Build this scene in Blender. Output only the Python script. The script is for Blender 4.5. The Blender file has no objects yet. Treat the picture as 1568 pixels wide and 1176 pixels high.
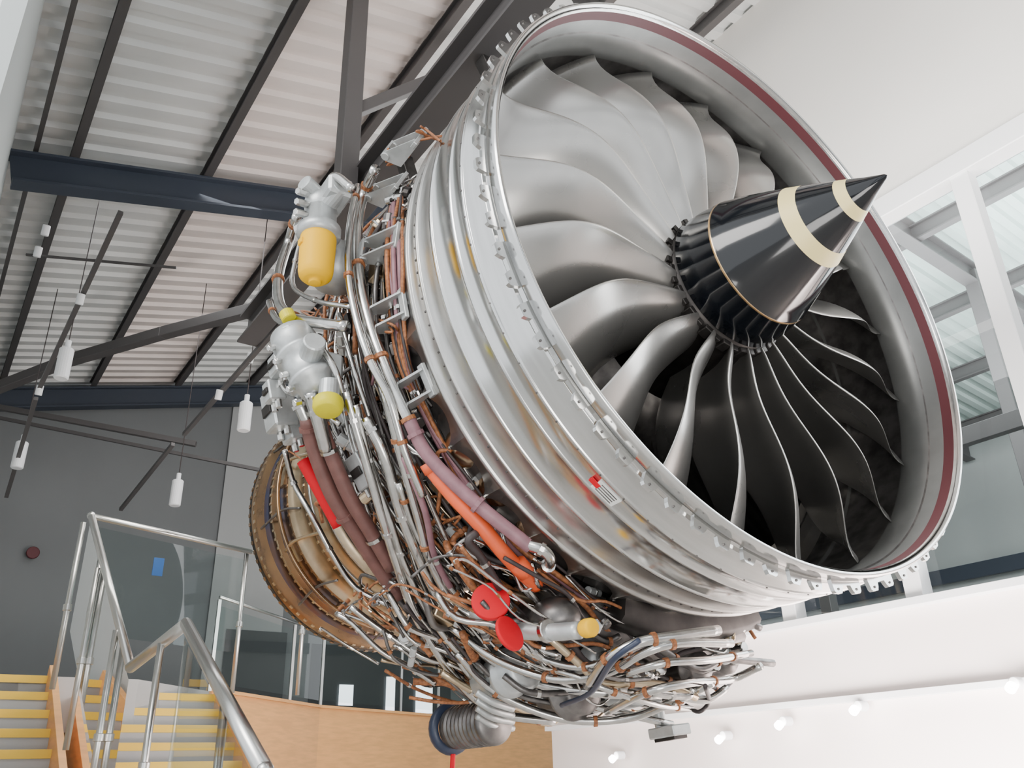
import bpy, math, random
import numpy as np
from mathutils import Vector, Matrix
random.seed(7)
SC=bpy.context.scene
# ------------------------------------------------------------------ camera
F=1300.0; PITCH=math.radians(24.84); ROLL=math.radians(-1.71)
CAMP=Vector((0,0,1.6))
R=(Matrix.Rotation(math.radians(90)+PITCH,3,'X')@Matrix.Rotation(ROLL,3,'Z'))
cd=bpy.data.cameras.new('camera'); cam=bpy.data.objects.new('camera',cd); SC.collection.objects.link(cam)
cam.matrix_world=Matrix.Translation(CAMP)@R.to_4x4()
cd.sensor_width=36; cd.lens=36*F/1568; cd.clip_start=0.05; cd.clip_end=300
SC.camera=cam
def W(px,py,t):
    "survey point: world position seen at (px,py) [1568 frame] at depth t"
    return CAMP+R@Vector(((px-784)/F*t,(588-py)/F*t,-t))
# building axes
AZ=math.radians(-35)
A=Vector((math.sin(AZ),math.cos(AZ),0)); B=Vector((math.cos(AZ),-math.sin(AZ),0)); Z=Vector((0,0,1))
def AB(a,b,z): return A*a+B*b+Z*z
TS=math.tan(math.radians(13.7))
def roofz(b): return 8.0+TS*b
# engine frame
Ecen=CAMP+R@Vector((1.159,.574,-3.972))
ex=(R@Vector((.562,.419,.713))).normalized()
ez=(Z-ex*Z.dot(ex)).normalized(); ey=ez.cross(ex)
ME=Matrix((ex,ey,ez)).transposed().to_4x4(); ME.translation=Ecen
MEi=ME.inverted()
def cyl(s,r,th):
    th=math.radians(th); return Vector((s,-r*math.cos(th),r*math.sin(th)))
camL=MEi@CAMP
def E(px,py,r):
    "point on the engine's radius-r cylinder"
    d=(MEi.to_3x3()@(R@Vector(((px-784)/F,(588-py)/F,-1)))).normalized(); o=camL
    a=d.y**2+d.z**2; b=2*(o.y*d.y+o.z*d.z); c=o.y**2+o.z**2-r*r
    D=b*b-4*a*c
    if D<0: t=-b/(2*a)
    else: t=(-b-math.sqrt(D))/(2*a)
    return o+d*t

# ------------------------------------------------------------------ materials
def mat(name,col,rough=.5,metal=0,noise=0,nscale=8,bump=0,rvar=0,stretch=None,spec=.5,emis=None,col2=None,coat=0):
    m=bpy.data.materials.new(name); m.use_nodes=True; nt=m.node_tree; b=nt.nodes['Principled BSDF']
    b.inputs['Base Color'].default_value=(*col,1); b.inputs['Roughness'].default_value=rough; b.inputs['Metallic'].default_value=metal
    b.inputs['Specular IOR Level'].default_value=spec
    if coat: b.inputs['Coat Weight'].default_value=coat
    if emis: b.inputs['Emission Color'].default_value=(*emis[0],1); b.inputs['Emission Strength'].default_value=emis[1]
    tc=nt.nodes.new('ShaderNodeTexCoord'); mp=nt.nodes.new('ShaderNodeMapping'); nt.links.new(tc.outputs['Object'],mp.inputs['Vector'])
    if stretch: mp.inputs['Scale'].default_value=stretch
    nz=nt.nodes.new('ShaderNodeTexNoise'); nz.inputs['Scale'].default_value=nscale; nz.inputs['Detail'].default_value=5
    nt.links.new(mp.outputs[0],nz.inputs['Vector'])
    if noise or col2:
        cr=nt.nodes.new('ShaderNodeValToRGB'); c2=col2 or tuple(max(0,c*(1-noise)) for c in col); c1=col if col2 else tuple(min(1,c*(1+noise*.6)) for c in col)
        cr.color_ramp.elements[0].position=.35; cr.color_ramp.elements[1].position=.65
        cr.color_ramp.elements[0].color=(*c2,1); cr.color_ramp.elements[1].color=(*c1,1)
        nt.links.new(nz.outputs['Fac'],cr.inputs[0]); nt.links.new(cr.outputs[0],b.inputs['Base Color'])
    if rvar:
        mr=nt.nodes.new('ShaderNodeMapRange'); mr.inputs['To Min'].default_value=max(.02,rough-rvar); mr.inputs['To Max'].default_value=rough+rvar
        nt.links.new(nz.outputs['Fac'],mr.inputs['Value']); nt.links.new(mr.outputs[0],b.inputs['Roughness'])
    if bump:
        bp=nt.nodes.new('ShaderNodeBump'); bp.inputs['Strength'].default_value=bump; bp.inputs['Distance'].default_value=.01
        nt.links.new(nz.outputs['Fac'],bp.inputs['Height']); nt.links.new(bp.outputs[0],b.inputs['Normal'])
    return m
def glassmat(name,tint=(.8,.86,.88),rough=.02,ior=1.35):
    m=bpy.data.materials.new(name); m.use_nodes=True; nt=m.node_tree; nt.nodes.clear()
    o=nt.nodes.new('ShaderNodeOutputMaterial'); t=nt.nodes.new('ShaderNodeBsdfTransparent'); g=nt.nodes.new('ShaderNodeBsdfGlossy'); mx=nt.nodes.new('ShaderNodeMixShader')
    fr=nt.nodes.new('ShaderNodeFresnel'); fr.inputs[0].default_value=ior
    t.inputs[0].default_value=(*tint,1); g.inputs['Roughness'].default_value=rough
    nt.links.new(fr.outputs[0],mx.inputs[0]); nt.links.new(t.outputs[0],mx.inputs[1]); nt.links.new(g.outputs[0],mx.inputs[2]); nt.links.new(mx.outputs[0],o.inputs[0])
    return m
M={}
M['case']=mat('fan_case_metal',(.62,.62,.61),.17,1,noise=.08,nscale=3,rvar=.05,stretch=(8,1,1))
M['case2']=mat('case_dull_alloy',(.53,.52,.50),.32,1,noise=.15,nscale=5,rvar=.08,stretch=(4,1,1))
M['steel']=mat('polished_tube',(.58,.57,.55),.2,1,noise=.12,rvar=.06,nscale=20)
M['alloy']=mat('cast_alloy',(.50,.52,.52),.42,.6,noise=.15,nscale=14,bump=.2)
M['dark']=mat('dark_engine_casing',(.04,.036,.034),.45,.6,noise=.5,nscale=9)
M['mid']=mat('grey_engine_metal',(.17,.16,.155),.38,.8,noise=.4,nscale=12)
M['blade']=mat('titanium_blade',(.53,.515,.49),.28,.86,noise=.06,nscale=2,rvar=.04)
M['liner']=mat('duct_liner',(.19,.192,.185),.36,.5,noise=.15,nscale=4)
M['maroon']=mat('maroon_seal',(.085,.007,.012),.5)
M['black']=mat('spinner_black',(.004,.005,.007),.11,0,coat=.25)
M['cream']=mat('spinner_stripe',(.92,.76,.34),.4)
M['gold']=mat('gold_ring',(.75,.5,.25),.3,1)
M['bronze']=mat('heat_tinted_metal',(.45,.28,.15),.28,1,col2=(.25,.17,.12),nscale=3,stretch=(5,1,1),rvar=.08)
M['tan']=mat('heat_tinted_tan',(.60,.48,.33),.30,1,noise=.25,nscale=6)
M['blue']=mat('blued_titanium',(.12,.13,.22),.26,1,col2=(.35,.19,.09),nscale=3)
M['brown']=mat('brown_sleeve',(.15,.065,.055),.5,0,noise=.15,nscale=20)
M['mauve']=mat('mauve_sleeve',(.24,.12,.14),.5,0,noise=.15,nscale=20)
M['orange']=mat('orange_sleeve',(.78,.11,.03),.45,0,noise=.1)
M['wire']=mat('orange_brown_harness',(.32,.12,.045),.55,.1,noise=.45,nscale=60)
M['wired']=mat('dark_harness',(.04,.03,.03),.5)
M['red']=mat('red_cap',(.58,.003,.015),.6,spec=.2)
M['yellow']=mat('yellow_canister',(.84,.46,.0),.5,spec=.2)
M['yellow2']=mat('yellow_green_cap',(.62,.54,.01),.45,spec=.3)
M['white']=mat('white_label',(.7,.7,.68),.5)
M['navy']=mat('navy_hose',(.02,.03,.06),.4)
M['sticker']=mat('blue_notice',(.05,.16,.5),.5)

# ------------------------------------------------------------------ mesh builder
class MB:
    def __init__(s): s.v=[];s.f=[];s.m=[];s.sm=[];s.mats=[]
    def mi(s,n):
        if n not in s.mats: s.mats.append(n)
        return s.mats.index(n)
    def add(s,vs,fs,m,smooth=True):
        o=len(s.v); s.v+= [tuple(v) for v in vs]; k=s.mi(m)
        for f in fs: s.f.append(tuple(o+i for i in f)); s.m.append(k); s.sm.append(smooth)
    def obj(s,name,parent=None):
        me=bpy.data.meshes.new(name); me.from_pydata(s.v,[],s.f)
        for n in s.mats: me.materials.append(M[n])
        me.polygons.foreach_set('material_index',s.m); me.polygons.foreach_set('use_smooth',s.sm); me.update()
        o=bpy.data.objects.new(name,me); SC.collection.objects.link(o)
        if parent: o.parent=parent
        return o
def frame(d):
    d=d.normalized(); u=Vector((0,0,1)) if abs(d.z)<.9 else Vector((1,0,0)); x=u.cross(d).normalized(); return x,d.cross(x)
def catmull(P,n=6):
    if len(P)<3: return P
    Q=[P[0]*2-P[1]]+list(P)+[P[-1]*2-P[-2]]; out=[]
    for i in range(1,len(Q)-2):
        a,b,c,d=Q[i-1:i+3]
        for k in range(n):
            t=k/n; out.append(.5*((2*b)+(c-a)*t+(2*a-5*b+4*c-d)*t*t+(3*b-a-3*c+d)*t**3))
    out.append(P[-1]); return out
def tube(mb,P,r,m,n=8,smooth=True,caps=True,sm=6,rf=None):
    P=[Vector(p) for p in P]
    if sm: P=catmull(P,sm)
    L=len(P); vs=[];fs=[]
    T=[(P[min(i+1,L-1)]-P[max(i-1,0)]) for i in range(L)]
    T=[t.normalized() if t.length>1e-6 else Vector((1,0,0)) for t in T]
    x,y=frame(T[0])
    for i in range(L):
        x=(x-T[i]*x.dot(T[i])); x=x.normalized() if x.length>1e-5 else frame(T[i])[0]; y=T[i].cross(x)
        rr=r*(rf(i/(L-1)) if rf else 1)
        for k in range(n):
            a=2*math.pi*k/n; vs.append(P[i]+x*rr*math.cos(a)+y*rr*math.sin(a))
    for i in range(L-1):
        for k in range(n):
            fs.append((i*n+k,i*n+(k+1)%n,(i+1)*n+(k+1)%n,(i+1)*n+k))
    if caps: fs.append(tuple(range(n-1,-1,-1))); fs.append(tuple((L-1)*n+k for k in range(n)))
    mb.add(vs,fs,m,smooth); return P
def lathe(mb,prof,m,o=Vector((0,0,0)),d=Vector((1,0,0)),n=32,smooth=True,a0=0,a1=360,mats=None,ref=None):
    d=d.normalized(); x,y=ref if ref else frame(d); full=abs(a1-a0)>=359.9; k=n if full else n+1; vs=[]
    for (s,r) in prof:
        for i in range(k):
            a=math.radians(a0+(a1-a0)*i/n); vs.append(o+d*s+x*r*math.cos(a)+y*r*math.sin(a))
    for j in range(len(prof)-1):
        fs=[]
        for i in range(n):
            i2=(i+1)%k; fs.append((j*k+i,j*k+i2,(j+1)*k+i2,(j+1)*k+i))
        if j==0: base=len(mb.v); mb.add(vs,[],m)
        mm=mats[j] if mats else m; q=mb.mi(mm)
        for f in fs: mb.f.append(tuple(base+t for t in f)); mb.m.append(q); mb.sm.append(smooth)
def flat(prof,eps=.004):
    out=[prof[0]]
    for i in range(1,len(prof)-1):
        p,q,r=prof[i-1],prof[i],prof[i+1]
        d1=(q[0]-p[0],q[1]-p[1]);d2=(r[0]-q[0],r[1]-q[1]);l1=math.hypot(*d1);l2=math.hypot(*d2)
        e1=min(eps,l1*.3);e2=min(eps,l2*.3)
        out.append((q[0]-d1[0]/l1*e1,q[1]-d1[1]/l1*e1)); out.append((q[0]+d2[0]/l2*e2,q[1]+d2[1]/l2*e2))
    out.append(prof[-1]); return out
def cylo(mb,p,d,r,h,m,n=20,ch=.12,r2=None):
    r2=r2 or r; c=min(r,r2,h)*ch
    lathe(mb,[(0,0),(0,r-c),(c,r),(h-c,r2),(h,r2-c),(h,0)],m,Vector(p),Vector(d),n,smooth=False)
def box(mb,c,sx,sy,sz,m,rot=None,ch=.12):
    c=Vector(c); h=Vector((sx,sy,sz))/2; q=min(sx,sy,sz)*ch; rot=rot or Matrix.Identity(3); vs=[];idx={}
    for X in (-1,1):
        for Y in (-1,1):
            for Zz in (-1,1):
                for ax in range(3):
                    v=[X*h.x,Y*h.y,Zz*h.z]
                    for k in range(3):
                        if k!=ax: v[k]-= (X,Y,Zz)[k]*q
                    idx[(X,Y,Zz,ax)]=len(vs); vs.append(c+rot@Vector(v))
    fs=[]
    def g(*s): return [idx[t] for t in s]
    for sgn in (-1,1):
        fs.append(g((sgn,-1,-1,0),(sgn,1,-1,0),(sgn,1,1,0),(sgn,-1,1,0)))
        fs.append(g((-1,sgn,-1,1),(-1,sgn,1,1),(1,sgn,1,1),(1,sgn,-1,1)))
        fs.append(g((-1,-1,sgn,2),(1,-1,sgn,2),(1,1,sgn,2),(-1,1,sgn,2)))
    for a in (-1,1):
        for b in (-1,1):
            fs.append(g((a,b,-1,0),(a,b,1,0),(a,b,1,1),(a,b,-1,1)))
            fs.append(g((a,-1,b,0),(a,1,b,0),(a,1,b,2),(a,-1,b,2)))
            fs.append(g((-1,a,b,1),(1,a,b,1),(1,a,b,2),(-1,a,b,2)))
            for d in (-1,1): fs.append(g((a,b,d,0),(a,b,d,1),(a,b,d,2)))
    mb.add(vs,fs,m,False)
def prism(mb,pts,off,m):
    n=len(pts); vs=[p+off for p in pts]+[p-off for p in pts]
    fs=[tuple(range(n)),tuple(range(2*n-1,n-1,-1))]+[(i,(i+1)%n,n+(i+1)%n,n+i) for i in range(n)]
    mb.add(vs,fs,m,False)
def ball(mb,c,r,m,n=12,sq=(1,1,1)):
    vs=[];fs=[];c=Vector(c)
    for i in range(n//2+1):
        p=math.pi*i/(n//2)
        for k in range(n):
            a=2*math.pi*k/n; vs.append(c+Vector((r*sq[0]*math.sin(p)*math.cos(a),r*sq[1]*math.sin(p)*math.sin(a),r*sq[2]*math.cos(p))))
    for i in range(n//2):
        for k in range(n): fs.append((i*n+k,i*n+(k+1)%n,(i+1)*n+(k+1)%n,(i+1)*n+k))
    mb.add(vs,fs,m)
def rotc(th):
    "local frame at clock angle: x axial, y tangential, z radial"
    t=math.radians(th); rad=Vector((0,-math.cos(t),math.sin(t))); ax=Vector((1,0,0)); return Matrix((ax,rad.cross(ax),rad)).transposed()
def clock(p): return math.degrees(math.atan2(p.z,-p.y))
def slab(mb,p,q,w,h,m,up=Z):
    p=Vector(p);q=Vector(q);d=(q-p); L=d.length; d.normalize(); y=up.cross(d).normalized(); z=d.cross(y)
    box(mb,(p+q)/2,L,w,h,m,Matrix((d,y,z)).transposed(),ch=.04)
def ibeam(mb,p,q,w,h,m,t=.025):
    p=Vector(p);q=Vector(q);d=(q-p).normalized(); y=Z.cross(d)
    y=y.normalized() if y.length>.01 else Vector((1,0,0)); z=d.cross(y)
    slab(mb,p+z*(h/2-t/2),q+z*(h/2-t/2),w,t,m,up=z); slab(mb,p-z*(h/2-t/2),q-z*(h/2-t/2),w,t,m,up=z); slab(mb,p,q,t,h-t,m,up=z)

eng=bpy.data.objects.new('jet_engine',None); SC.collection.objects.link(eng); eng.matrix_world=ME
X=Vector((1,0,0)); O=Vector((0,0,0)); REF=(Vector((0,-1,0)),Vector((0,0,1)))
def part(mb,name):
    o=mb.obj(name); o.parent=eng; return o
# ---- fan case
mb=MB()
prof=[(-.02,1.462),(.0,1.466),(.014,1.474),(.014,1.486),(0,1.492),(-.045,1.492),(-.05,1.478),(-.085,1.476),(-.09,1.491),(-.10,1.493),(-.205,1.498),(-.208,1.505),(-.224,1.505),(-.227,1.498),
(-.300,1.4975),(-.303,1.502),(-.318,1.502),(-.321,1.497),(-.460,1.4935),(-.463,1.500),(-.478,1.500),(-.481,1.489),(-.600,1.484),(-.603,1.492),(-.615,1.492),(-.618,1.481),(-.70,1.475),(-.703,1.486),(-.722,1.486),(-.727,1.45),(-.75,1.36),(-.76,1.25)]
lathe(mb,flat(prof,.0015),'case',n=200,ref=REF,mats=['case']*42+['case2']*60)
part(mb,'fan_case_outer')
mb=MB()
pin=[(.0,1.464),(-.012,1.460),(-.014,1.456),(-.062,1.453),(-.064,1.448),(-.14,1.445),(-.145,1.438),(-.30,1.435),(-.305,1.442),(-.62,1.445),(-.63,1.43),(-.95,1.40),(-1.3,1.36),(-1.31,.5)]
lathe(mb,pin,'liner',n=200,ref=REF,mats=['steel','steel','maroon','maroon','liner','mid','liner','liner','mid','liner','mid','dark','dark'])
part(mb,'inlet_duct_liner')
mb=MB()
N=38
for i in range(N):
    c=i*360/N
    pts=[(c+u*360/N,r) for (u,r) in [(-.5,1.487),(-.38,1.488),(-.35,1.532),(-.31,1.540),(-.17,1.540),(-.13,1.526),(-.10,1.508),(.10,1.508),(.13,1.526),(.17,1.540),(.31,1.540),(.35,1.532),(.38,1.488),(.5,1.487)]]
    vs=[];fs=[];n=len(pts)
    for s0 in (-.052,-.070):
        for (a,r) in pts: vs.append(cyl(s0,r,a))
        for (a,r) in pts: vs.append(cyl(s0,1.46,a))
    for k in range(n-1):
        fs+= [(k,k+1,n+k+1,n+k),(2*n+k,3*n+k,3*n+k+1,2*n+k+1),(k,2*n+k,2*n+k+1,k+1)]
    mb.add(vs,fs,'case',False)
    for u in (-.24,.24):
        cylo(mb,cyl(-.076,1.524,c+u*360/N),X,.005,.028,'mid',n=8)
part(mb,'rim_flange_tabs')
mb=MB()
for i in range(150):
    th=i*2.4; cylo(mb,cyl(-.632,1.485,th),X,.005,.014,'mid',n=6)
    if i%2: cylo(mb,cyl(-.216,1.504,th),rotc(th)@Vector((0,0,1)),.004,.004,'mid',n=6)
part(mb,'case_bolts')
mb=MB()
for i in range(36):
    c=i*10
    vs=[];fs=[];K=12
    for s_off in (0,-.012):
        for k in range(K+1):
            u=-5+10*k/K; d=.10*math.sin(math.pi*k/K)**.6
            vs.append(cyl(-.72,1.468+s_off,c+u)); vs.append(cyl(-.90+d,1.45+s_off,c+u))
    o=2*(K+1)
    for k in range(K):
        a=2*k; fs+=[(a,a+1,a+3,a+2),(o+a,o+a+2,o+a+3,o+a+1),(a+1,o+a+1,o+a+3,a+3)]
    mb.add(vs,fs,'case2')
    cylo(mb,cyl(-.87,1.45,c+5),rotc(c+5)@Vector((0,0,1)),.008,.015,'steel',n=6)
part(mb,'rear_flange')
mb=MB()
p=E(927,758,1.507); th=clock(p); box(mb,cyl(p.x,1.499,th),.06,.11,.006,'white',rotc(th))
for k in range(4): box(mb,cyl(p.x+.02-.013*k,1.5025,th),.004,.08,.002,'mid',rotc(th))
p=E(909,742,1.512); box(mb,cyl(p.x,1.502,clock(p)),.025,.045,.006,'red',rotc(clock(p)))
part(mb,'data_plaque')
# ---- fan blades
mb=MB()
NB=20;NU=15;NV=28
def lerp(a,b,t): return a+(b-a)*t
def smooth_tab(xs,ys):
    P=np.polyfit(xs,ys,min(5,len(xs)-1)); return lambda x: float(np.polyval(P,x))
fLE=smooth_tab([0,.2,.4,.6,.78,.9,1],[-.205,-.185,-.150,-.145,-.205,-.270,-.275])
for i in range(NB):
    th0=math.radians(i*360/NB+4)
    top=[];bot=[]
    for j in range(NV+1):
        v=j/NV; r=.355+(1.428-.355)*v
        g=math.radians(lerp(12,53,v)); c=.36+.27*math.sin(math.pi*min(1,v*1.0)*.60)-.03*v**4
        sc=fLE(v)-.5*c*math.cos(g)
        lean=.050*math.sin(math.pi*v*1.6)
        h=lerp(.17,.045,v)*c; tk=lerp(.020,.006,v)
        rt=[];rb=[]
        for k in range(NU+1):
            u=.5-.5*math.cos(math.pi*k/NU)
            w=(.5-u)*c
            ax=sc+w*math.cos(g); tg=lean+w*math.sin(g)
            cm=h*4*u*(1-u); nx=math.sin(g); ny=-math.cos(g)
            tt=tk*math.sqrt(max(0,1-(2*u-1)**2))+.0012
            for L,sg in ((rt,1),(rb,-1)):
                q=cm+sg*tt; a2=ax+nx*q; t2=tg+ny*q
                an=th0+t2/r
                L.append(Vector((a2,-r*math.cos(an),r*math.sin(an))))
        top.append(rt);bot.append(rb)
    vs=[];fs=[]
    for row in top: vs+=row
    for row in bot: vs+=row
    n=NU+1;o=n*(NV+1)
    for j in range(NV):
        for k in range(NU):
            a=j*n+k; fs+=[(a,a+n,a+n+1,a+1),(o+a,o+a+1,o+a+n+1,o+a+n)]
        a=j*n; fs+=[(a,o+a,o+a+n,a+n),(a+NU,a+NU+n,o+a+NU+n,o+a+NU)]
    a=NV*n
    for k in range(NU): fs.append((a+k,o+a+k,o+a+k+1,a+k+1))
    mb.add(vs,fs,'blade')
part(mb,'fan_blades')
mb=MB()
for i in range(46):
    th=i*360/46
    vs=[];
    for r in (.5,.8,1.1,1.42):
        for (s,dt) in ((-.84,.035),(-.92,.005),(-1.02,-.008),(-1.14,-.01)):
            vs.append(cyl(s-.04*(r-.5),r,th+math.degrees(dt/r)*1.6))
    fs=[]
    for j in range(3):
        for k in range(3): fs.append((j*4+k,j*4+k+1,j*4+k+5,j*4+k+4))
    mb.add(vs,fs,'case2')
lathe(mb,[(-.70,.40),(-.78,.55),(-.95,.62),(-1.3,.66)],'mid',n=60)
part(mb,'outlet_guide_vanes')
# ---- hub + spinner
mb=MB()
pr=[(.68,0.0),(.672,.010),(.60,.045),(.538,.080),(.535,.082),(.495,.102),(.492,.104),(.40,.152),(.355,.1745),(.350,.177),(.295,.205),(.290,.2075),(.15,.273),(.06,.310),(.012,.328),(.008,.331),(-.002,.333),(-.006,.332),(-.10,.350),(-.19,.356),(-.20,.345)]
mt=['black']*(len(pr)-1)
for j in range(len(pr)-1):
    s=(pr[j][0]+pr[j+1][0])/2
    if .493<s<.537 or .292<s<.353: mt[j]='cream'
    if -.002<s<.008: mt[j]='gold'
lathe(mb,pr,'black',n=90,mats=mt)
part(mb,'spinner_cone')
mb=MB()
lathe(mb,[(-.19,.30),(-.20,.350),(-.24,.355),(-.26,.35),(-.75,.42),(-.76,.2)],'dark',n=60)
for i in range(NB):
    th=i*18+4+9
    box(mb,cyl(-.24,.360,th),.06,.05,.03,'dark',rotc(th)); cylo(mb,cyl(-.198,.338,th),X,.009,.012,'mid',n=6)
    box(mb,cyl(-.225,.362,th+9),.02,.03,.035,'dark',rotc(th+9))
part(mb,'fan_hub')
mb=MB()
pc=[(-.74,1.30),(-.95,1.30),(-1.0,1.33),(-1.03,1.30),(-1.45,1.27),(-1.5,1.31),(-1.53,1.25),(-1.8,1.12),(-2.2,.92),(-2.6,.84),(-3.2,.80)]
lathe(mb,pc,'dark',n=90,mats=['mid','mid','mid','dark','mid','mid','dark','dark','dark','dark'])
for (x,y,R0,m) in ((706,688,.11,'tan'),(757,752,.10,'bronze'),(815,815,.10,'bronze'),(640,520,.09,'mid')):
    p=E(x,y,1.40); c=rotc(clock(p)); lathe(mb,[(0,R0*1.2),(.01,R0*1.2),(.012,R0),(.05,R0*.92),(.085,R0*.6),(.1,0)],m,p-c@Vector((0,0,.06)),c@Vector((0,0,1)),28)
part(mb,'core_casing')
mb=MB()
pt=[(-3.1,.80),(-3.12,.86),(-3.15,.86),(-3.17,.82),(-3.32,.845),(-3.34,.875),(-3.37,.875),(-3.39,.85),(-3.55,.88),(-3.56,.91),(-3.59,.91),(-3.60,.89),(-3.76,.915),(-3.78,.945),(-3.81,.945),(-3.82,.92),(-3.95,.94),(-3.97,.985),(-4.05,1.0),(-4.10,1.0),(-4.12,.95),(-4.25,.93),(-4.26,.85),(-4.1,.80),(-4.1,.2)]
cm=['tan','steel','tan','tan','bronze','bronze','tan','tan','tan','bronze','bronze','blue','bronze','tan','bronze','blue','bronze','bronze','dark','mid','mid','dark','dark','dark']
lathe(mb,pt,'bronze',n=120,mats=cm)
for s,r,n,m,w in ((-4.01,.992,90,'tan',.026),(-3.795,.947,90,'tan',.018),(-3.355,.877,80,'tan',.018),(-3.575,.91,80,'bronze',.018),(-4.085,1.0,90,'bronze',.026)):
    for i in range(n): 
        th=i*360/n; box(mb,cyl(s,r+.001,th),.03,w,.010,m,rotc(th))
for i in range(10):
    th=i*36+7; box(mb,cyl(-3.68,.905,th),.10,.16,.03,'tan',rotc(th))
    tube(mb,[cyl(-3.2,.90,th),cyl(-3.5,.95,th+3),cyl(-3.7,.95,th+2)],.012,'tan')
    tube(mb,[cyl(-3.4,.90,th+15),cyl(-3.6,.95,th+18),cyl(-3.9,.99,th+16)],.009,'mid')
tube(mb,[cyl(-3.62,.96,a) for a in range(60,-150,-10)],.016,'bronze'); tube(mb,[cyl(-3.25,.88,a) for a in range(60,-150,-10)],.012,'steel')
part(mb,'turbine_casing')

# ------------------------------------------------------------------ plumbing
def clamps(mb,P,r,m='wire',step=9,off=3):
    for i in range(off,len(P)-2,step):
        d=(P[i+1]-P[i]); 
        if d.length<1e-5: continue
        d.normalize(); lathe(mb,[(0,0),(0,r*1.3),(.018,r*1.3),(.018,0)],m,P[i]-d*.009,d,10,smooth=False)
def pipe(mb,pts,r,m,n=12,cl='steel',step=11):
    P=tube(mb,[E(*p) for p in pts],r,m,n=n)
    if cl: clamps(mb,P,r,cl,step,random.randint(2,6))
    return P
mb=MB()
pipe(mb,[(575,258,1.5),(556,300,1.55),(547,360,1.56),(551,430,1.56),(567,500,1.56),(592,568,1.56),(615,620,1.56),(630,652,1.56)],.026,'steel',cl='wire',step=12)
pipe(mb,[(625,640,1.56),(650,690,1.56),(690,735,1.56),(740,780,1.56),(790,820,1.55),(812,838,1.55)],.029,'mauve',cl='mauve',step=14)
pipe(mb,[(808,834,1.55),(832,843,1.55),(843,857,1.54),(836,868,1.5),(825,862,1.46)],.024,'steel')
pipe(mb,[(548,285,1.6),(537,340,1.62),(533,410,1.62),(544,480,1.62),(566,550,1.62),(596,610,1.6),(620,690,1.6),(648,760,1.6)],.018,'steel',cl='wire')
pipe(mb,[(655,712,1.55),(692,757,1.56),(735,803,1.57),(770,845,1.57),(800,877,1.56),(822,897,1.54)],.032,'orange',cl=None,n=14)
pipe(mb,[(792,862,1.565),(806,878,1.565)],.040,'orange',cl=None); pipe(mb,[(655,708,1.55),(663,722,1.55)],.038,'orange',cl=None)
pipe(mb,[(470,640,1.75),(482,690,1.72),(510,760,1.68),(548,820,1.63),(580,870,1.6),(612,915,1.6)],.036,'brown',cl='brown',step=13,n=12)
pipe(mb,[(487,640,1.74),(505,690,1.7),(535,760,1.66),(568,815,1.62),(600,870,1.6)],.034,'brown',cl='steel',step=13,n=12)
pipe(mb,[(465,705,1.6),(490,750,1.58),(520,805,1.56)],.036,'red',cl=None)
pipe(mb,[(455,610,1.78),(470,645,1.75),(480,690,1.72)],.032,'steel'); pipe(mb,[(475,600,1.78),(488,645,1.75),(500,690,1.72)],.032,'steel')
pipe(mb,[(436,690,1.55),(450,740,1.5),(478,790,1.5),(510,850,1.5),(545,900,1.5),(600,930,1.5)],.015,'steel')
pipe(mb,[(455,330,1.75),(442,370,1.76),(427,420,1.76),(428,465,1.76),(450,487,1.74),(490,495,1.7),(530,500,1.66)],.026,'steel',cl='wire')
pipe(mb,[(470,335,1.72),(452,400,1.72),(450,440,1.7),(490,462,1.66),(540,470,1.6)],.012,'steel')
pipe(mb,[(412,462,1.78),(425,490,1.78),(470,510,1.74),(510,560,1.7),(530,620,1.66),(560,690,1.62)],.015,'steel',cl='wire')
pipe(mb,[(428,580,1.78),(440,600,1.78),(470,610,1.76),(520,650,1.7)],.012,'steel')
runs=[[(560,640,1.62),(590,700,1.6),(612,780,1.6),(640,850,1.6),(680,930,1.62),(740,1000,1.68),(820,1045,1.72),(920,1060,1.76),(1010,1065,1.76)],
[(590,600,1.6),(612,690,1.58),(640,790,1.58),(660,860,1.6),(700,930,1.62),(760,960,1.66),(800,985,1.7),(860,1005,1.72)],
[(545,620,1.64),(570,720,1.62),(598,800,1.62),(622,870,1.62),(660,945,1.64),(715,1010,1.7),(790,1060,1.74),(900,1080,1.78),(1030,1110,1.8)],
[(610,740,1.6),(640,820,1.58),(690,900,1.6),(735,945,1.62),(790,962,1.64)],
[(530,600,1.66),(556,690,1.64),(585,790,1.64),(610,870,1.64),(640,950,1.66),(700,1040,1.72),(760,1090,1.78),(850,1105,1.8)],
[(575,650,1.58),(602,740,1.56),(622,820,1.56),(645,890,1.58),(680,950,1.6),(730,985,1.62)],
[(520,480,1.6),(540,560,1.6),(566,640,1.58),(590,720,1.58),(630,800,1.57),(668,880,1.58)],
[(600,660,1.57),(640,730,1.56),(672,800,1.55),(700,860,1.55),(722,905,1.58)]]
for i,rn in enumerate(runs): pipe(mb,rn,(.025,.021,.018,.015,.022,.012,.012,.012)[i],'steel',cl=('wire' if i%2 else 'steel'),n=12)
pipe(mb,[(618,700,1.6),(650,780,1.6),(665,850,1.6),(690,900,1.6),(715,940,1.6)],.014,'mauve')
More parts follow.
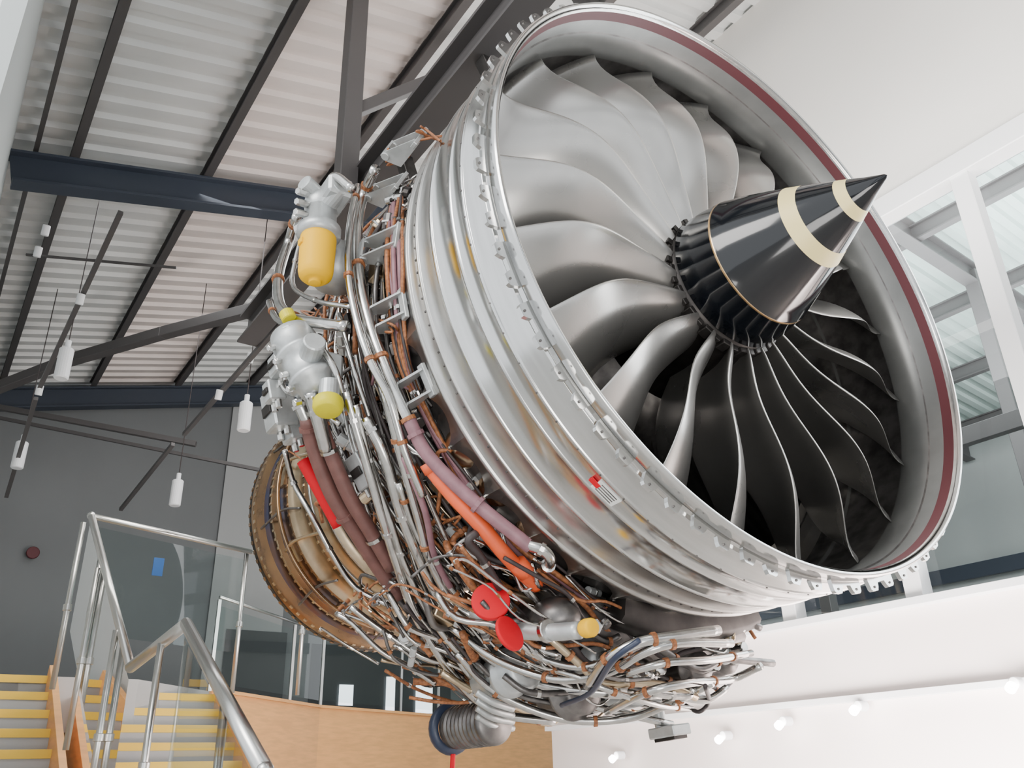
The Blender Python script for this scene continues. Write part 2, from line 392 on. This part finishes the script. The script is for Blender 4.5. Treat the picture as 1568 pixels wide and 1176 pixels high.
for rn,rr in (([(700,1000,1.7),(760,1060,1.78),(860,1100,1.84),(960,1100,1.84),(1040,1070,1.8),(1090,1045,1.76)],.020),([(690,960,1.66),(760,1010,1.74),(850,1040,1.8),(930,1030,1.8),(985,1000,1.76),(1040,985,1.7),(1120,985,1.64)],.018),([(820,1020,1.74),(880,1035,1.8),(940,1060,1.84),(1010,1080,1.84),(1060,1085,1.82)],.013),([(900,1050,1.82),(930,1010,1.8),(975,985,1.74),(1030,975,1.68),(1100,965,1.6)],.022),([(780,985,1.7),(850,1015,1.76),(905,1020,1.78),(950,995,1.74)],.015),
 ([(930,1090,1.84),(990,1060,1.84),(1060,1045,1.78),(1120,1040,1.72),(1165,1020,1.66)],.018),([(960,1030,1.8),(1020,1015,1.76),(1090,1010,1.7),(1150,1000,1.64)],.016)):
    pipe(mb,rn,rr,'steel',cl='wire',step=9)
part(mb,'fluid_pipes')
mb=MB(); rnd=random.Random(3)
for i in range(115):
    s=rnd.uniform(-.93,-1.85); a0=rnd.uniform(-15,55); a1=a0-rnd.uniform(40,120); r=rnd.uniform(1.32,1.48); P=[];a=a0
    while a>max(a1,-112):
        P.append(cyl(s,r,a)); a-=rnd.uniform(6,12)
        if rnd.random()<.25: s=max(-1.95,min(-.92,s+rnd.uniform(-.15,.15)))
        r=max(1.31,min(1.54,r+rnd.uniform(-.025,.025)))
    if len(P)>2:
        rr=rnd.choice([.005,.007,.009,.012,.014]); mm=rnd.choice(['steel','steel','steel','mid','mid','wire','wire','wired','tan'])
        Q=tube(mb,P,rr,mm,n=8,sm=4); clamps(mb,Q,rr,rnd.choice(['wire','steel','steel']),rnd.randint(7,12))
for i in range(100):
    a=rnd.uniform(-108,50); s=rnd.uniform(-.88,-1.7); r=rnd.uniform(1.34,1.48); P=[cyl(s,r-.05,a)]
    for k in range(rnd.randint(3,6)):
        s-=rnd.uniform(.03,.14); a+=rnd.uniform(-5,5); P.append(cyl(s,r+rnd.uniform(-.03,.05),a))
    tube(mb,P,rnd.choice([.005,.007,.010]),rnd.choice(['steel','steel','wire','wire','mid','mauve']),n=6,sm=4)
for i in range(230):
    a=rnd.uniform(-108,-50); s=rnd.uniform(-.85,-2.15); r=rnd.uniform(1.43,1.76); P=[]
    da=rnd.choice([-1,1])*rnd.uniform(3,7); ds=rnd.uniform(-.07,.07)
    for k in range(rnd.randint(3,8)):
        P.append(cyl(s,r,a)); a+=da+rnd.uniform(-2,2); s+=ds+rnd.uniform(-.04,.04); r+=rnd.uniform(-.06,.06); r=max(1.4,min(1.81,r)); a=max(-110,min(-48,a)); s=max(-2.2,min(-.85,s))
    rr=rnd.choice([.005,.007,.009,.012,.015,.018]); Q=tube(mb,P,rr,rnd.choice(['steel','steel','steel','mid','mid','wire','wire','wired','tan']),n=8,sm=4); clamps(mb,Q,rr,rnd.choice(['wire','steel']),8)
part(mb,'small_bore_tubing')
mb=MB()
for k in range(9):
    pts=[(600+k*2,300,1.45),(590+k*3,380,1.45),(600+k*2,470,1.44),(612+k*2,560,1.43),(655+k,650,1.42),(720,740+k*3,1.42),(790,830+k*3,1.42),(850,870+k*5,1.44),(920,920+k*4,1.45),(1000,950+k*4,1.45),(1070,965+k*3,1.46),(1120,962+k*3,1.46)]
    pts=[(p[0]+rnd.uniform(-4,4),p[1]+rnd.uniform(-4,4),p[2]+rnd.uniform(0,.03)) for p in pts]
    P=tube(mb,[E(*p) for p in pts],rnd.choice([.007,.010,.013]),rnd.choice(['wire','wire','wired','mauve']),n=6); clamps(mb,P,.010,'steel',9)
for (x,y) in ((655,205),(610,240),(520,460),(480,480),(700,840),(730,868),(690,800),(590,500)):
    for k in range(3):
        P=[E(x+rnd.uniform(-20,20),y+rnd.uniform(-14,14),1.42+rnd.uniform(0,.10)) for _ in range(4)]
        tube(mb,P,.006,'wire',n=6)
part(mb,'wiring_harness')
mb=MB()
for i in range(380):
    a=rnd.uniform(-108,45); s=rnd.uniform(-.95,-1.75) if a>-55 else rnd.uniform(-.88,-2.15); r=rnd.uniform(1.32,1.46) if a>-55 else rnd.uniform(1.4,1.70)
    p=cyl(s,r,a); c=rotc(a+rnd.uniform(-20,20))
    k=rnd.random(); m=rnd.choice(['alloy','mid','steel','mid','tan','dark'])
    if k<.45: box(mb,p,rnd.uniform(.03,.12),rnd.uniform(.03,.14),rnd.uniform(.02,.07),m,c)
    else:
        d=c@Vector((rnd.uniform(-1,1),rnd.uniform(-1,1),rnd.uniform(-.3,.5))); R0=rnd.uniform(.012,.038); h=rnd.uniform(.03,.13)
        cylo(mb,p,d,R0,h,m,n=12); d.normalize(); cylo(mb,p+d*h*.4,d,R0*1.25,.012,'steel',n=6)
part(mb,'pipe_fittings')
mb=MB()
for (x,y) in ((632,222),(603,288),(596,372),(606,475),(642,592)):
    p=E(x,y,1.47); th=clock(p); c=rotc(th)
    for t in (-.05,.05):
        q=p+c@Vector((0,t,0)); P=lambda a,b: q+c@Vector((a,0,b))
        prism(mb,[P(.07,-.02),P(.075,.01),P(-.10,.085),P(-.14,.085),P(-.14,.05),P(-.11,-.02)],c@Vector((0,.005,0)),'alloy')
        cylo(mb,P(-.12,.07)-c@Vector((0,.012,0)),c@Vector((0,1,0)),.022,.024,'alloy',n=14)
    prism(mb,[p+c@Vector((-.10,-.05,.088)),p+c@Vector((-.10,.05,.088)),p+c@Vector((-.14,.05,.088)),p+c@Vector((-.14,-.05,.088))],c@Vector((0,0,.005)),'alloy')
    box(mb,p+c@Vector((.06,0,-.005)),.04,.15,.02,'alloy',c)
part(mb,'cowl_brackets')
down=(MEi.to_3x3()@Vector((0,0,-1))).normalized()
mb=MB()
c0=E(488,362,1.76)
ax=(E(482,432,1.76)-c0); ax=(ax.normalized()+down*.6).normalized()
lathe(mb,flat([(0,.078),(.02,.082),(.20,.078),(.225,.072),(.245,.05),(.246,.028),(.262,.028),(.262,0)]),'yellow',c0,ax,32)
lathe(mb,[(-.20,0),(-.2,.072),(-.05,.078),(-.04,.10),(0,.10),(.01,.080)],'alloy',c0,ax,24)
ball(mb,c0-ax*.18,.082,'alloy',16); cylo(mb,c0-ax*.13+Vector((-.02,0,.02)),Vector((1,.2,.3)),.05,.18,'alloy')
cylo(mb,c0-ax*.1,Vector((-1,-.3,.1)),.04,.15,'steel'); cylo(mb,c0-ax*.22,Vector((.4,-1,.2)),.04,.12,'alloy')
box(mb,c0-ax*.20+Vector((.06,.03,0)),.20,.12,.10,'alloy')
for k in range(3): cylo(mb,c0-ax*(.08+.06*k)+Vector((.02,-.07,0)),Vector((.3,-1,-.3)),.017,.07,'steel',n=6)
tube(mb,[c0-ax*.18,c0-ax*.24+Vector((.06,0,0)),c0-ax*.24+Vector((.15,0,0)),c0-ax*.12+Vector((.24,.05,0))],.022,'steel')
box(mb,c0-ax*.01+Vector((0,-.08,-.07)),.04,.02,.03,'yellow')
c1=E(512,435,1.60); lathe(mb,[(0,0),(0,.10),(.12,.115),(.2,.09),(.23,0)],'alloy',c1,-ax,24)
part(mb,'oil_filter_canister')
mb=MB()
p0=E(445,512,1.78);p1=E(488,600,1.74); d=(p1-p0); L=d.length; d.normalize()
lathe(mb,[(-.03,0),(-.03,.05),(0,.095),(.05,.105),(.11,.10),(.12,.115),(.14,.115),(.15,.10),(.26,.095),(.27,.11),(.29,.11),(.30,.085),(L,.075),(L+.02,0)],'alloy',p0,d,28)
cylo(mb,p0+d*.1,Vector((.2,-.6,.8)),.05,.12,'alloy'); cylo(mb,p0+d*.2,Vector((1,-.2,.2)),.05,.18,'alloy'); cylo(mb,p0-d*.02+Vector((.0,0,.06)),-d,.035,.05,'yellow2')
box(mb,p0+d*.2+Vector((-.02,.08,0)),.22,.12,.12,'alloy')
for k in range(5): cylo(mb,p0+d*(.05+.08*k)+Vector((0,-.09,-.05)),Vector((.2,-1,-.6)),.014,.035,'steel',n=6)
q=E(503,612,1.74); lathe(mb,flat([(0,0),(0,.06),(.015,.066),(.045,.066),(.065,.055),(.07,0)]),'yellow2',q,(down+Vector((.25,-.1,0))),24)
cylo(mb,q,-down,.045,.09,'alloy')
part(mb,'fuel_pump')
mb=MB()
for (x,y,sx,sy,sz,r) in ((428,628,.14,.20,.12,1.72),(420,600,.08,.10,.08,1.8),(450,655,.12,.14,.10,1.66),(432,560,.10,.1,.1,1.78),(555,720,.12,.16,.06,1.6),(650,960,.10,.14,.08,1.6)):
    p=E(x,y,r); c=rotc(clock(p)); box(mb,p,sx,sy,sz,'alloy',c,ch=.08); box(mb,p+c@Vector((0,0,sz/2)),sx*.7,sy*.25,.02,'dark',c)
    for k in (-1,1): cylo(mb,p+c@Vector((sx*.3*k,-sy*.5,0)),c@Vector((0,-1,0)),.016,.04,'steel',n=8)
part(mb,'electronic_control_unit')
mb=MB()
p=E(751,925,1.70); v=(camL-p).normalized()
lathe(mb,flat([(0,0),(0,.072),(.008,.080),(.032,.082),(.038,.078),(.038,0)]),'red',p,(v+Vector((.1,0,.45))),36)
cylo(mb,p-v*.12,v,.055,.12,'alloy')
p=E(777,972,1.80); w3=MEi.to_3x3()@R
side=(v*.45+(w3@Vector((.80,.55,0)))*.9)
lathe(mb,flat([(0,0),(0,.070),(.008,.076),(.018,.076),(.022,.07),(.022,0)]),'red',p,side,32)
p=E(893,963,1.72); lathe(mb,flat([(0,0),(0,.032),(.015,.038),(.055,.038),(.065,.03),(.065,0)]),'yellow',p,Vector((1,0,-.1)),20)
tube(mb,[E(725,935,1.68),E(745,948,1.70)],.03,'alloy',n=14,sm=0)
tube(mb,[E(785,965,1.72),E(840,968,1.72),E(888,965,1.72)],.036,'alloy',n=14)
cylo(mb,E(835,967,1.72),Vector((1,0,0)),.048,.03,'steel'); ball(mb,E(850,950,1.62),.11,'mid',16,(1.2,1,.9))
part(mb,'blanking_caps')
mb=MB()
for (a0,a1,s0,s1,r0,r1,m) in ((-66,-110,-.95,-1.35,1.44,1.62,'mid'),(-74,-104,-1.3,-2.0,1.42,1.64,'dark'),(-76,-110,-.82,-.96,1.42,1.56,'dark')):
    pr=[(s0,r0),(s0,r1-.03),(s0-.03,r1),(s1+.03,r1),(s1,r1-.03),(s1,r0),(s0,r0)]
    lathe(mb,pr,m,O,X,24,a0=a0,a1=a1,ref=REF)
    for e in (a0,a1):
        t=[cyl(s,r,e) for s,r in pr[:-1]]; mb.add(t,[tuple(range(len(t)))],m,False)
for (a,s,r,R0,h,m) in ((-72,-1.35,1.70,.10,.42,'alloy'),(-82,-1.3,1.72,.12,.30,'mid'),(-92,-1.25,1.70,.09,.45,'alloy'),(-101,-1.2,1.68,.11,.3,'dark'),(-106,-1.0,1.66,.07,.3,'mid'),(-86,-.98,1.68,.07,.2,'steel'),(-97,-.95,1.66,.08,.22,'mid'),(-77,-1.0,1.68,.06,.2,'alloy'),(-103,-.90,1.62,.05,.16,'alloy')):
    p=cyl(s,r,a); lathe(mb,[(0,0),(0,R0*.8),(.02,R0),(h*.3,R0),(h*.32,R0*1.15),(h*.38,R0*1.15),(h*.4,R0*.9),(h*.9,R0*.8),(h,R0*.5),(h,0)],m,p,Vector((-1,0,0)),24)
    cylo(mb,p,Vector((1,0,0)),R0*.5,.08,'steel')
p=cyl(-1.95,1.80,-80)
pr=[(0,0),(0,.10)]
for k in range(9): pr+=[(.02+k*.04,.115),(.035+k*.04,.115),(.037+k*.04,.10),(.055+k*.04,.10)]
pr+=[(.40,.11),(.42,.07),(.42,0)]
lathe(mb,pr,'mid',p,Vector((-1,0,.05)),28)
q=p+Vector((-.42,0,.02)); 
lathe(mb,[(0,.10),(0,.13),(.03,.14),(.06,.13),(.06,.10),(0,.10)],'navy',q,Vector((-1,0,.05)),24)
cylo(mb,q+Vector((-.02,0,-.13)),Vector((0,-.1,-1)),.014,.12,'red')
p=E(1025,1120,1.83); c=rotc(-95); box(mb,p,.18,.12,.05,'alloy',c); cylo(mb,p+c@Vector((-.05,0,.0)),c@Vector((0,0,-1)),.03,.16,'alloy'); box(mb,p+c@Vector((.0,0,.03)),.14,.09,.02,'dark',c)
tube(mb,[E(860,1080,1.82),E(905,1060,1.84),E(940,1010,1.84),E(980,980,1.78)],.012,'navy'); tube(mb,[E(1080,1050,1.8),E(1085,1075,1.8),E(1070,1090,1.8),E(1050,1080,1.8)],.010,'wired')
for k in range(4): tube(mb,[E(730,1060+12*k,1.8),E(755,1075+12*k,1.82),E(785,1085+10*k,1.8)],.018,'alloy')
part(mb,'accessory_gearbox')
mb=MB()
for s in (-.5,-1.4,-2.6):
    p=Vector((s,0,1.46 if s>-.7 else (1.25 if s>-1.5 else .8))); q=ME@p; q=Vector((q.x,q.y,6.0)); q+=B*(2.35-q.dot(B)); slab(mb,p,MEi@q,.10,.10,'dark',up=X)
part(mb,'hanger_links')

# ================================================================== BUILDING
M['roof']=mat('corrugated_roof_sheet',(.62,.63,.62),.5,.1,noise=.06,nscale=1.5)
M['roofp']=mat('roof_sheet_warm_glare',(.68,.61,.575),.5,.1,noise=.06,nscale=1.5)  # warm light glare painted into the colour of one sheet strip
M['beam']=mat('painted_steel_dark',(.04,.05,.07),.5,.1)
M['beamb']=mat('painted_steel_brown',(.075,.07,.07),.5,.1)
M['wdark']=mat('wall_paint_grey',(.16,.17,.175),.7,noise=.04,nscale=1)
M['wlight']=mat('wall_paint_light',(.36,.37,.37),.7)
M['wleft']=mat('wall_paint_pale',(.50,.54,.54),.7)
M['wwhite']=mat('wall_paint_white',(.86,.84,.80),.65,noise=.02,nscale=1)
M['wrose']=mat('wall_paint_warm_white',(.87,.79,.76),.6,noise=.02,nscale=1)
M['frame']=mat('white_window_frame',(.85,.86,.87),.4)
M['wood']=mat('wood_panel',(.85,.43,.16),.45,noise=.10,nscale=3,stretch=(1,1,8))
M['yel']=mat('yellow_nosing',(.85,.55,.05),.5)
M['tread']=mat('stair_grey',(.42,.42,.42),.6)
M['rail']=mat('stainless_rail',(.6,.6,.58),.28,1)
M['lamp']=mat('lamp_body_white',(.75,.76,.78),.4)
M['floor']=mat('polished_floor',(.42,.41,.39),.3,noise=.08,nscale=2)
M['lens']=mat('lit_lamp_lens',(1,1,1),.4,emis=((1,.95,.88),40))
M['glass']=glassmat('window_glass'); M['glass2']=glassmat('balustrade_glass',(.80,.87,.86),ior=1.45)
M['door']=mat('dark_door',(.03,.033,.035),.4)
M['skyp']=mat('daylight_window',(.9,.95,1),.5,emis=((.9,.95,1),2.5))
def corr(name,a0,a1,zf,bands,pitch=.30,dep=.06):
    mb=MB(); a=a0;prof=[]
    while a<a1:
        prof+=[(a,0),(a+pitch*.4,0),(a+pitch*.5,dep),(a+pitch*.9,dep)]; a+=pitch
    for (p,q,mm) in bands:
        vs=[];fs=[]
        for (x,h) in prof:
            vs.append(AB(x,p,zf(p)+h)); vs.append(AB(x,q,zf(q)+h))
        for i in range(len(prof)-1): fs.append((2*i,2*i+2,2*i+3,2*i+1))
        mb.add(vs,fs,mm,False)
    return mb.obj(name)
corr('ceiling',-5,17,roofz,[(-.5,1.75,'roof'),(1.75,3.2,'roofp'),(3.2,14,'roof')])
mb=MB()
for b in (-.02,.35,1.75,3.2,4.6,6.0,7.4,9,10.5): ibeam(mb,AB(-5,b,roofz(b)-.10),AB(16,b,roofz(b)-.10),.09 if b>0 else .05,.20 if b>0 else .1,'beamb',.02)
mb.obj('roof_purlins')
def rafter(a,h=.38,w=.2,m='beam',off=.40,b0=-.2,b1=13):
    mb=MB(); ibeam(mb,AB(a,b0,roofz(b0)-off),AB(a,b1,roofz(b1)-off),w,h,m,.03); mb.obj('roof_rafter')
rafter(8.8); rafter(15.8); rafter(2.2); rafter(-4)
mb=MB()
slab(mb,W(105,552,12),W(250,510,11.4),.14,.14,'beamb'); slab(mb,W(250,510,11.4),W(420,466,10.8),.14,.14,'beamb')
slab(mb,W(-20,600,12),W(110,550,12),.14,.14,'beamb')
slab(mb,W(-10,622,13),W(300,680,13),.08,.08,'beamb'); slab(mb,W(0,640,13),W(400,720,13),.05,.05,'beamb')
mb.obj('roof_truss_brace')
mb=MB()
ibeam(mb,AB(.5,2.35,6.15),AB(8.4,2.35,6.15),.22,.34,'beamb',.03)
mb.obj('monorail_beam')
mb=MB()
pt=W(548,0,8.0); ph=pt.copy(); bb=ph.dot(B)
slab(mb,Vector((ph.x,ph.y,5.9)),Vector((ph.x,ph.y,roofz(bb))),.16,.16,'beamb',up=A)
slab(mb,Vector((ph.x,ph.y,6.9)),AB(ph.dot(A),bb+2.0,roofz(bb+2)-.1),.10,.10,'beamb')
mb.obj('hanging_steel_post')
def wall(name,pts,m):
    mb=MB(); mb.add(pts,[tuple(range(len(pts)))],m,False); o=mb.obj(name); md=o.modifiers.new('s','SOLIDIFY'); md.thickness=.12; md.offset=0; return o
wall('wall_back',[AB(16.2,-.5,0),AB(16.2,14,0),AB(16.2,14,roofz(14)),AB(16.2,-.5,roofz(-.5))],'wdark')
wall('wall_left',[AB(4.5,-.30,0),AB(16.2,-.30,0),AB(16.2,-.30,roofz(-.30)),AB(4.5,-.30,roofz(-.30))],'wleft')
B1=6.5
wall('wall_right',[AB(-5,B1,6.15),AB(8.6,B1,6.15),AB(8.6,B1,roofz(B1)),AB(-5,B1,roofz(B1))],'wwhite')
wall('wall_right_lower',[AB(-5,B1,0),AB(8.6,B1,0),AB(8.6,B1,2.75),AB(-5,B1,2.75)],'wrose')
mb=MB()
slab(mb,AB(-5,B1-.05,6.15),AB(8.6,B1-.05,6.15),.2,.2,'frame'); slab(mb,AB(-5,B1-.06,2.75),AB(8.6,B1-.06,2.75),.24,.06,'frame')
for a in (-4.66,-3.46,-2.26,-1.06,.14,1.34,2.54,3.74,4.94,6.14,7.34): slab(mb,AB(a,B1-.05,2.75),AB(a,B1-.05,6.15),.15,.15,'frame',up=A)
o=mb.obj('window_1')
g=MB(); g.add([AB(-5,B1+.03,2.78),AB(8.6,B1+.03,2.78),AB(8.6,B1+.03,6.05),AB(-5,B1+.03,6.05)],[(0,1,2,3)],'glass',False); go=g.obj('glazing'); go.parent=o
mb=MB(); slab(mb,AB(-5,B1-.10,2.1),AB(8.6,B1-.10,2.1),.12,.05,'frame'); mb.obj('trim_1')
M['roof2']=mat('neighbour_roof_sheet',(.42,.50,.47),.6)
corr('ceiling_adjacent',-6,16,lambda b:9.3-.12*(b-6.5),[(B1+.2,18,'roof2')])
M['wshop']=mat('hall_far_wall',(.40,.42,.41),.7,noise=.05,nscale=1)
wall('wall_adjacent',[AB(-6,18,0),AB(16,18,0),AB(16,18,8),AB(-6,18,8)],'wshop')
mb=MB()
for b in (8.5,10.5,12.5,14.5,16.5): ibeam(mb,AB(-6,b,8.9-.12*(b-6.5)),AB(16,b,8.9-.12*(b-6.5)),.12,.25,'beamb')
for a in (-2,1.5,5,8.5): ibeam(mb,AB(a,B1+.4,8.8),AB(a,17.8,7.6),.2,.35,'beamb'); slab(mb,AB(a,12,0),AB(a,12,8.3),.2,.2,'beamb',up=A); slab(mb,AB(a,12,6.0),AB(a,14.5,7.9),.1,.1,'beamb')
slab(mb,AB(-6,9.5,5.0),AB(16,9.5,5.0),.12,.2,'beamb'); slab(mb,AB(-6,17.8,5.2),AB(16,17.8,5.2),.1,.3,'beam')
for a in (-4,-1.5,1,3.5,6): slab(mb,AB(a,11,3.0),AB(a+1.6,11,3.0),.5,1.2,'beam')
mb.obj('adjacent_hall_steelwork')
wall('floor',[AB(-8,-6,-.06),AB(-8,18,-.06),AB(17,18,-.06),AB(17,-6,-.06)],'floor')
mb=MB()
slab(mb,AB(-7,-6,.5),AB(-7,B1,.5),.2,1.0,'wdark'); slab(mb,AB(-7,-6,4.2),AB(-7,B1,4.2),.2,.35,'beam'); slab(mb,AB(-7,-6,7.3),AB(-7,B1,7.3),.3,1.2,'wdark')
for b in (-6,-3.6,-1.2,1.2,3.6,6.3): slab(mb,AB(-7,b,0),AB(-7,b,8),.25,.35,'beam',up=A)
mb.obj('unseen_front_wall')  # unseen wall behind camera, added for streaked reflections in the metal
edge=[(9.6,-.2),(9.6,2.0),(10.6,3.0),(12.6,5.2),(14.0,8.0),(15.6,12)]
mb=MB()
vs=[AB(a,b,2.6) for a,b in edge]+[AB(16.1,12,2.6),AB(16.1,-.2,2.6)]; vb=[v-Z*.45 for v in vs]; n=len(vs)
mb.add(vs+vb,[tuple(range(n)),tuple(range(2*n-1,n-1,-1))],'tread',False)
for i in range(2,5):
    p,q=vs[i],vs[i+1]; mb.add([p,q,q-Z*.85,p-Z*.85],[(0,1,2,3)],'wood',False)
    slab(mb,p+Z*.02,q+Z*.02,.08,.04,'wood')
for i in range(2): p,q=vs[i],vs[i+1]; mb.add([p,q,q-Z*.5,p-Z*.5],[(0,1,2,3)],'tread',False)
mb.obj('mezzanine_floor')
mb=MB()
for i in range(2,5):
    p,q=vs[i],vs[i+1]; d=(q-p); L=d.length; d.normalize()
    k=0
    while k<L:
        c=p+d*k; slab(mb,c,c+Z*1.05,.04,.04,'rail',up=A); k+=2.0
    tube(mb,[p+Z*1.08,q+Z*1.08],.02,'rail',sm=0); mb.add([p+Z*.1,q+Z*.1,q+Z*.98,p+Z*.98],[(0,1,2,3)],'glass2',False)
mb.obj('mezzanine_balustrade')
wall('wall_under_mezzanine',[AB(10.8,1,0),AB(15,8.4,0),AB(15,8.4,2.15),AB(10.8,1,2.15)],'wwhite')
mb=MB()
def onback(px,py,a=16.1):
    d=R@Vector(((px-784)/F,(588-py)/F,-1)); return CAMP+d*(a/d.dot(A))
def quad_back(mb,x0,y0,x1,y1,m,a=16.1):
    p=onback(x0,y1,a);q=onback(x1,y1,a);z1=onback(x0,y0,a).z; q.z=p.z
    mb.add([p,q,Vector((q.x,q.y,z1)),Vector((p.x,p.y,z1))],[(0,1,2,3)],m,False)
quad_back(mb,335,962,432,1070,'door',16.04); mb.obj('door_1')
mb=MB(); quad_back(mb,300,600,420,1100,'wlight',16.08); mb.obj('wall_pilaster')
mb=MB(); quad_back(mb,470,985,690,1098,'door',16.12)
for (x0,y0,x1,y1) in ((518,1048,540,1080),(590,1036,604,1090),(636,1040,662,1092)): quad_back(mb,x0,y0,x1,y1,'skyp',16.08)
mb.obj('window_2')
mb=MB(); c=onback(50,847,16.05); cylo(mb,c,-A,.1,.06,'maroon'); mb.obj('alarm_bell')
def flight(name,b0,b1,atop,ztop,n=15):
    mb=MB()
    for k in range(n):
        z=ztop-k*.173; a=atop-k*.28
        box(mb,AB(a+.14,(b0+b1)/2,z-.087),.28,b1-b0,.173,'tread',Matrix((A,B,Z)).transposed(),ch=.02)
        box(mb,AB(a-.004,(b0+b1)/2,z-.03),.02,b1-b0-.02,.07,'yel',Matrix((A,B,Z)).transposed(),ch=.05)
    for b in (b0,b1): 
        slab(mb,AB(atop+.1,b,ztop-.05),AB(atop-n*.28,b,ztop-n*.173-.05+.15),.06,.36,'wood')
    mb.obj(name)
flight('staircase',-.15,1.2,9.6,2.6); flight('staircase',1.45,2.9,9.9,2.5)
def post(mb,p,z0,r=.022): tube(mb,[Vector((p.x,p.y,z0)),Vector(p)],r,'rail',sm=0,n=12); cylo(mb,Vector((p.x,p.y,z0+(p.z-z0)*.45)),Z,r*1.5,.05,'rail')
mb=MB()
h=[W(140,790,7.2),W(200,1022,5.6),W(285,955,5.0),W(405,1180,3.2)]
for i in range(3): tube(mb,[h[i],h[i+1]],.036 if i else .03,'rail',sm=0,n=14)
for q in h: ball(mb,q,.036,'rail')
tube(mb,[h[0],W(385,845,8.3)],.026,'rail',sm=0); tube(mb,[W(385,845,8.3),W(470,865,9.0)],.026,'rail',sm=0)
for (x,y,t) in ((128,800,7.0),(150,870,6.6),(178,965,5.9),(247,985,5.2),(378,845,8.3),(470,865,9.0)):
    p=W(x,y,t); post(mb,p,max(.02,p.z-1.3))
p=W(345,1068,4.1); post(mb,p,1.0)
def pane(mb,a,b,h0=.08,h1=.95,m='glass2'): mb.add([a-Z*h1,b-Z*h1,b-Z*h0,a-Z*h0],[(0,1,2,3)],m,False)
pane(mb,h[0],W(378,845,8.3)); pane(mb,h[2],h[3]); pane(mb,h[1],h[0])
c=W(242,868,7.6); box(mb,c,.09,.01,.16,'sticker',Matrix((B,A,Z)).transposed())
mb.obj('stair_railing')
tl=bpy.data.objects.new('track_lighting',None); SC.collection.objects.link(tl)
def pend(px,py,t,L=.36,r=.075):
    mb=MB(); c=W(px,py,t); cylo(mb,c-Z*L/2,Z,r,L,'lamp',n=20,ch=.15)
    tube(mb,[c+Z*L/2,Vector((c.x,c.y,roofz(c.dot(B))-.1))],.006,'wired',sm=0,n=6)
    cylo(mb,c+Z*(L/2),Z,.03,.10,'lamp'); mb.obj('pendant_lamp',tl)
for (x,y,t) in ((98,557,9.2),(375,638,10),(270,755,11.5),(30,697,11)): pend(x,y,t)
def track(p,q,w,heads=()):
    mb=MB(); slab(mb,p,q,w,w,'beamb')
    for (x,y,t) in heads: cylo(mb,W(x,y,t),(-Z+A*.4),.04,.12,'lamp')
    mb.obj('lighting_track',tl)
track(W(185,325,8.6),W(60,595,10.1),.05,((125,450,9.2),(62,590,10.1)))
track(W(55,610,10.2),W(10,760,11.5),.05)
track(W(430,495,9),W(282,665,10.9),.05,((385,540,9.6),(337,597,10)))
track(W(265,680,11.2),W(185,780,12.5),.05)
track(W(40,390,9.6),W(270,410,9.8),.025,((72,345,9.4),(60,378,9.6)))
mb=MB()
for (x,y) in ((1195,1108),(1310,1085),(1550,1050),(1103,1130),(940,1160)):
    d=R@Vector(((x-784)/F,(588-y)/F,-1)); c=CAMP+d*((B1-.25)/d.dot(B)); cylo(mb,c,-B-Z*.6,.035,.05,'lens'); cylo(mb,c+B*.03+Z*.02,B,.04,.1,'lamp')
mb.obj('wall_spotlight')

# ================================================================== LIGHT
w=bpy.data.worlds.new('world'); SC.world=w; w.use_nodes=True; nt=w.node_tree; bg=nt.nodes['Background']
bg.inputs[0].default_value=(.92,.96,1,1); bg.inputs[1].default_value=2.0
def area(name,loc,tgt,sx,sy,e,col=(1,1,1)):
    l=bpy.data.lights.new(name,'AREA'); l.shape='RECTANGLE'; l.size=sx; l.size_y=sy; l.energy=e; l.color=col
    o=bpy.data.objects.new(name,l); SC.collection.objects.link(o); o.location=loc
    o.rotation_euler=(Vector(tgt)-Vector(loc)).to_track_quat('-Z','Y').to_euler(); return o
area('fill_left',AB(1,-4,7),Ecen,3,3,440,(1,.97,.93))  # added area light standing in for a skylight, none is built
area('window_daylight_right',AB(1.5,6.2,4.4),AB(2,0,3),5,2.8,260,(.95,.98,1))
area('hall_light',AB(9,4,8.0),AB(9,4,0),6,3,230)
area('adjacent_light',AB(3,12,6.5),AB(3,12,10),8,6,1700)  # this and the low one are added to brighten the adjacent hall
area('adjacent_light_low',AB(3,9,7.5),AB(3,17,3),8,3,700)
area('under_light',AB(3,5,.8),AB(4,6.5,2.2),5,1,700,(1,.92,.89))
area('wall_wash',AB(0,5.2,5.4),AB(0,6.6,7.6),8,.8,200,(1,.97,.93))  # added area light that brightens the upper right wall
area('blade_fill',AB(-1.5,-.2,.5),Ecen,2.5,2.5,190,(1,.97,.94))  # added fill from below, lifts the dark lower fan blades
area('stair_light',AB(7,1.5,4.5),AB(10.5,3.5,2.2),1.5,1.5,60,(1,.95,.88))
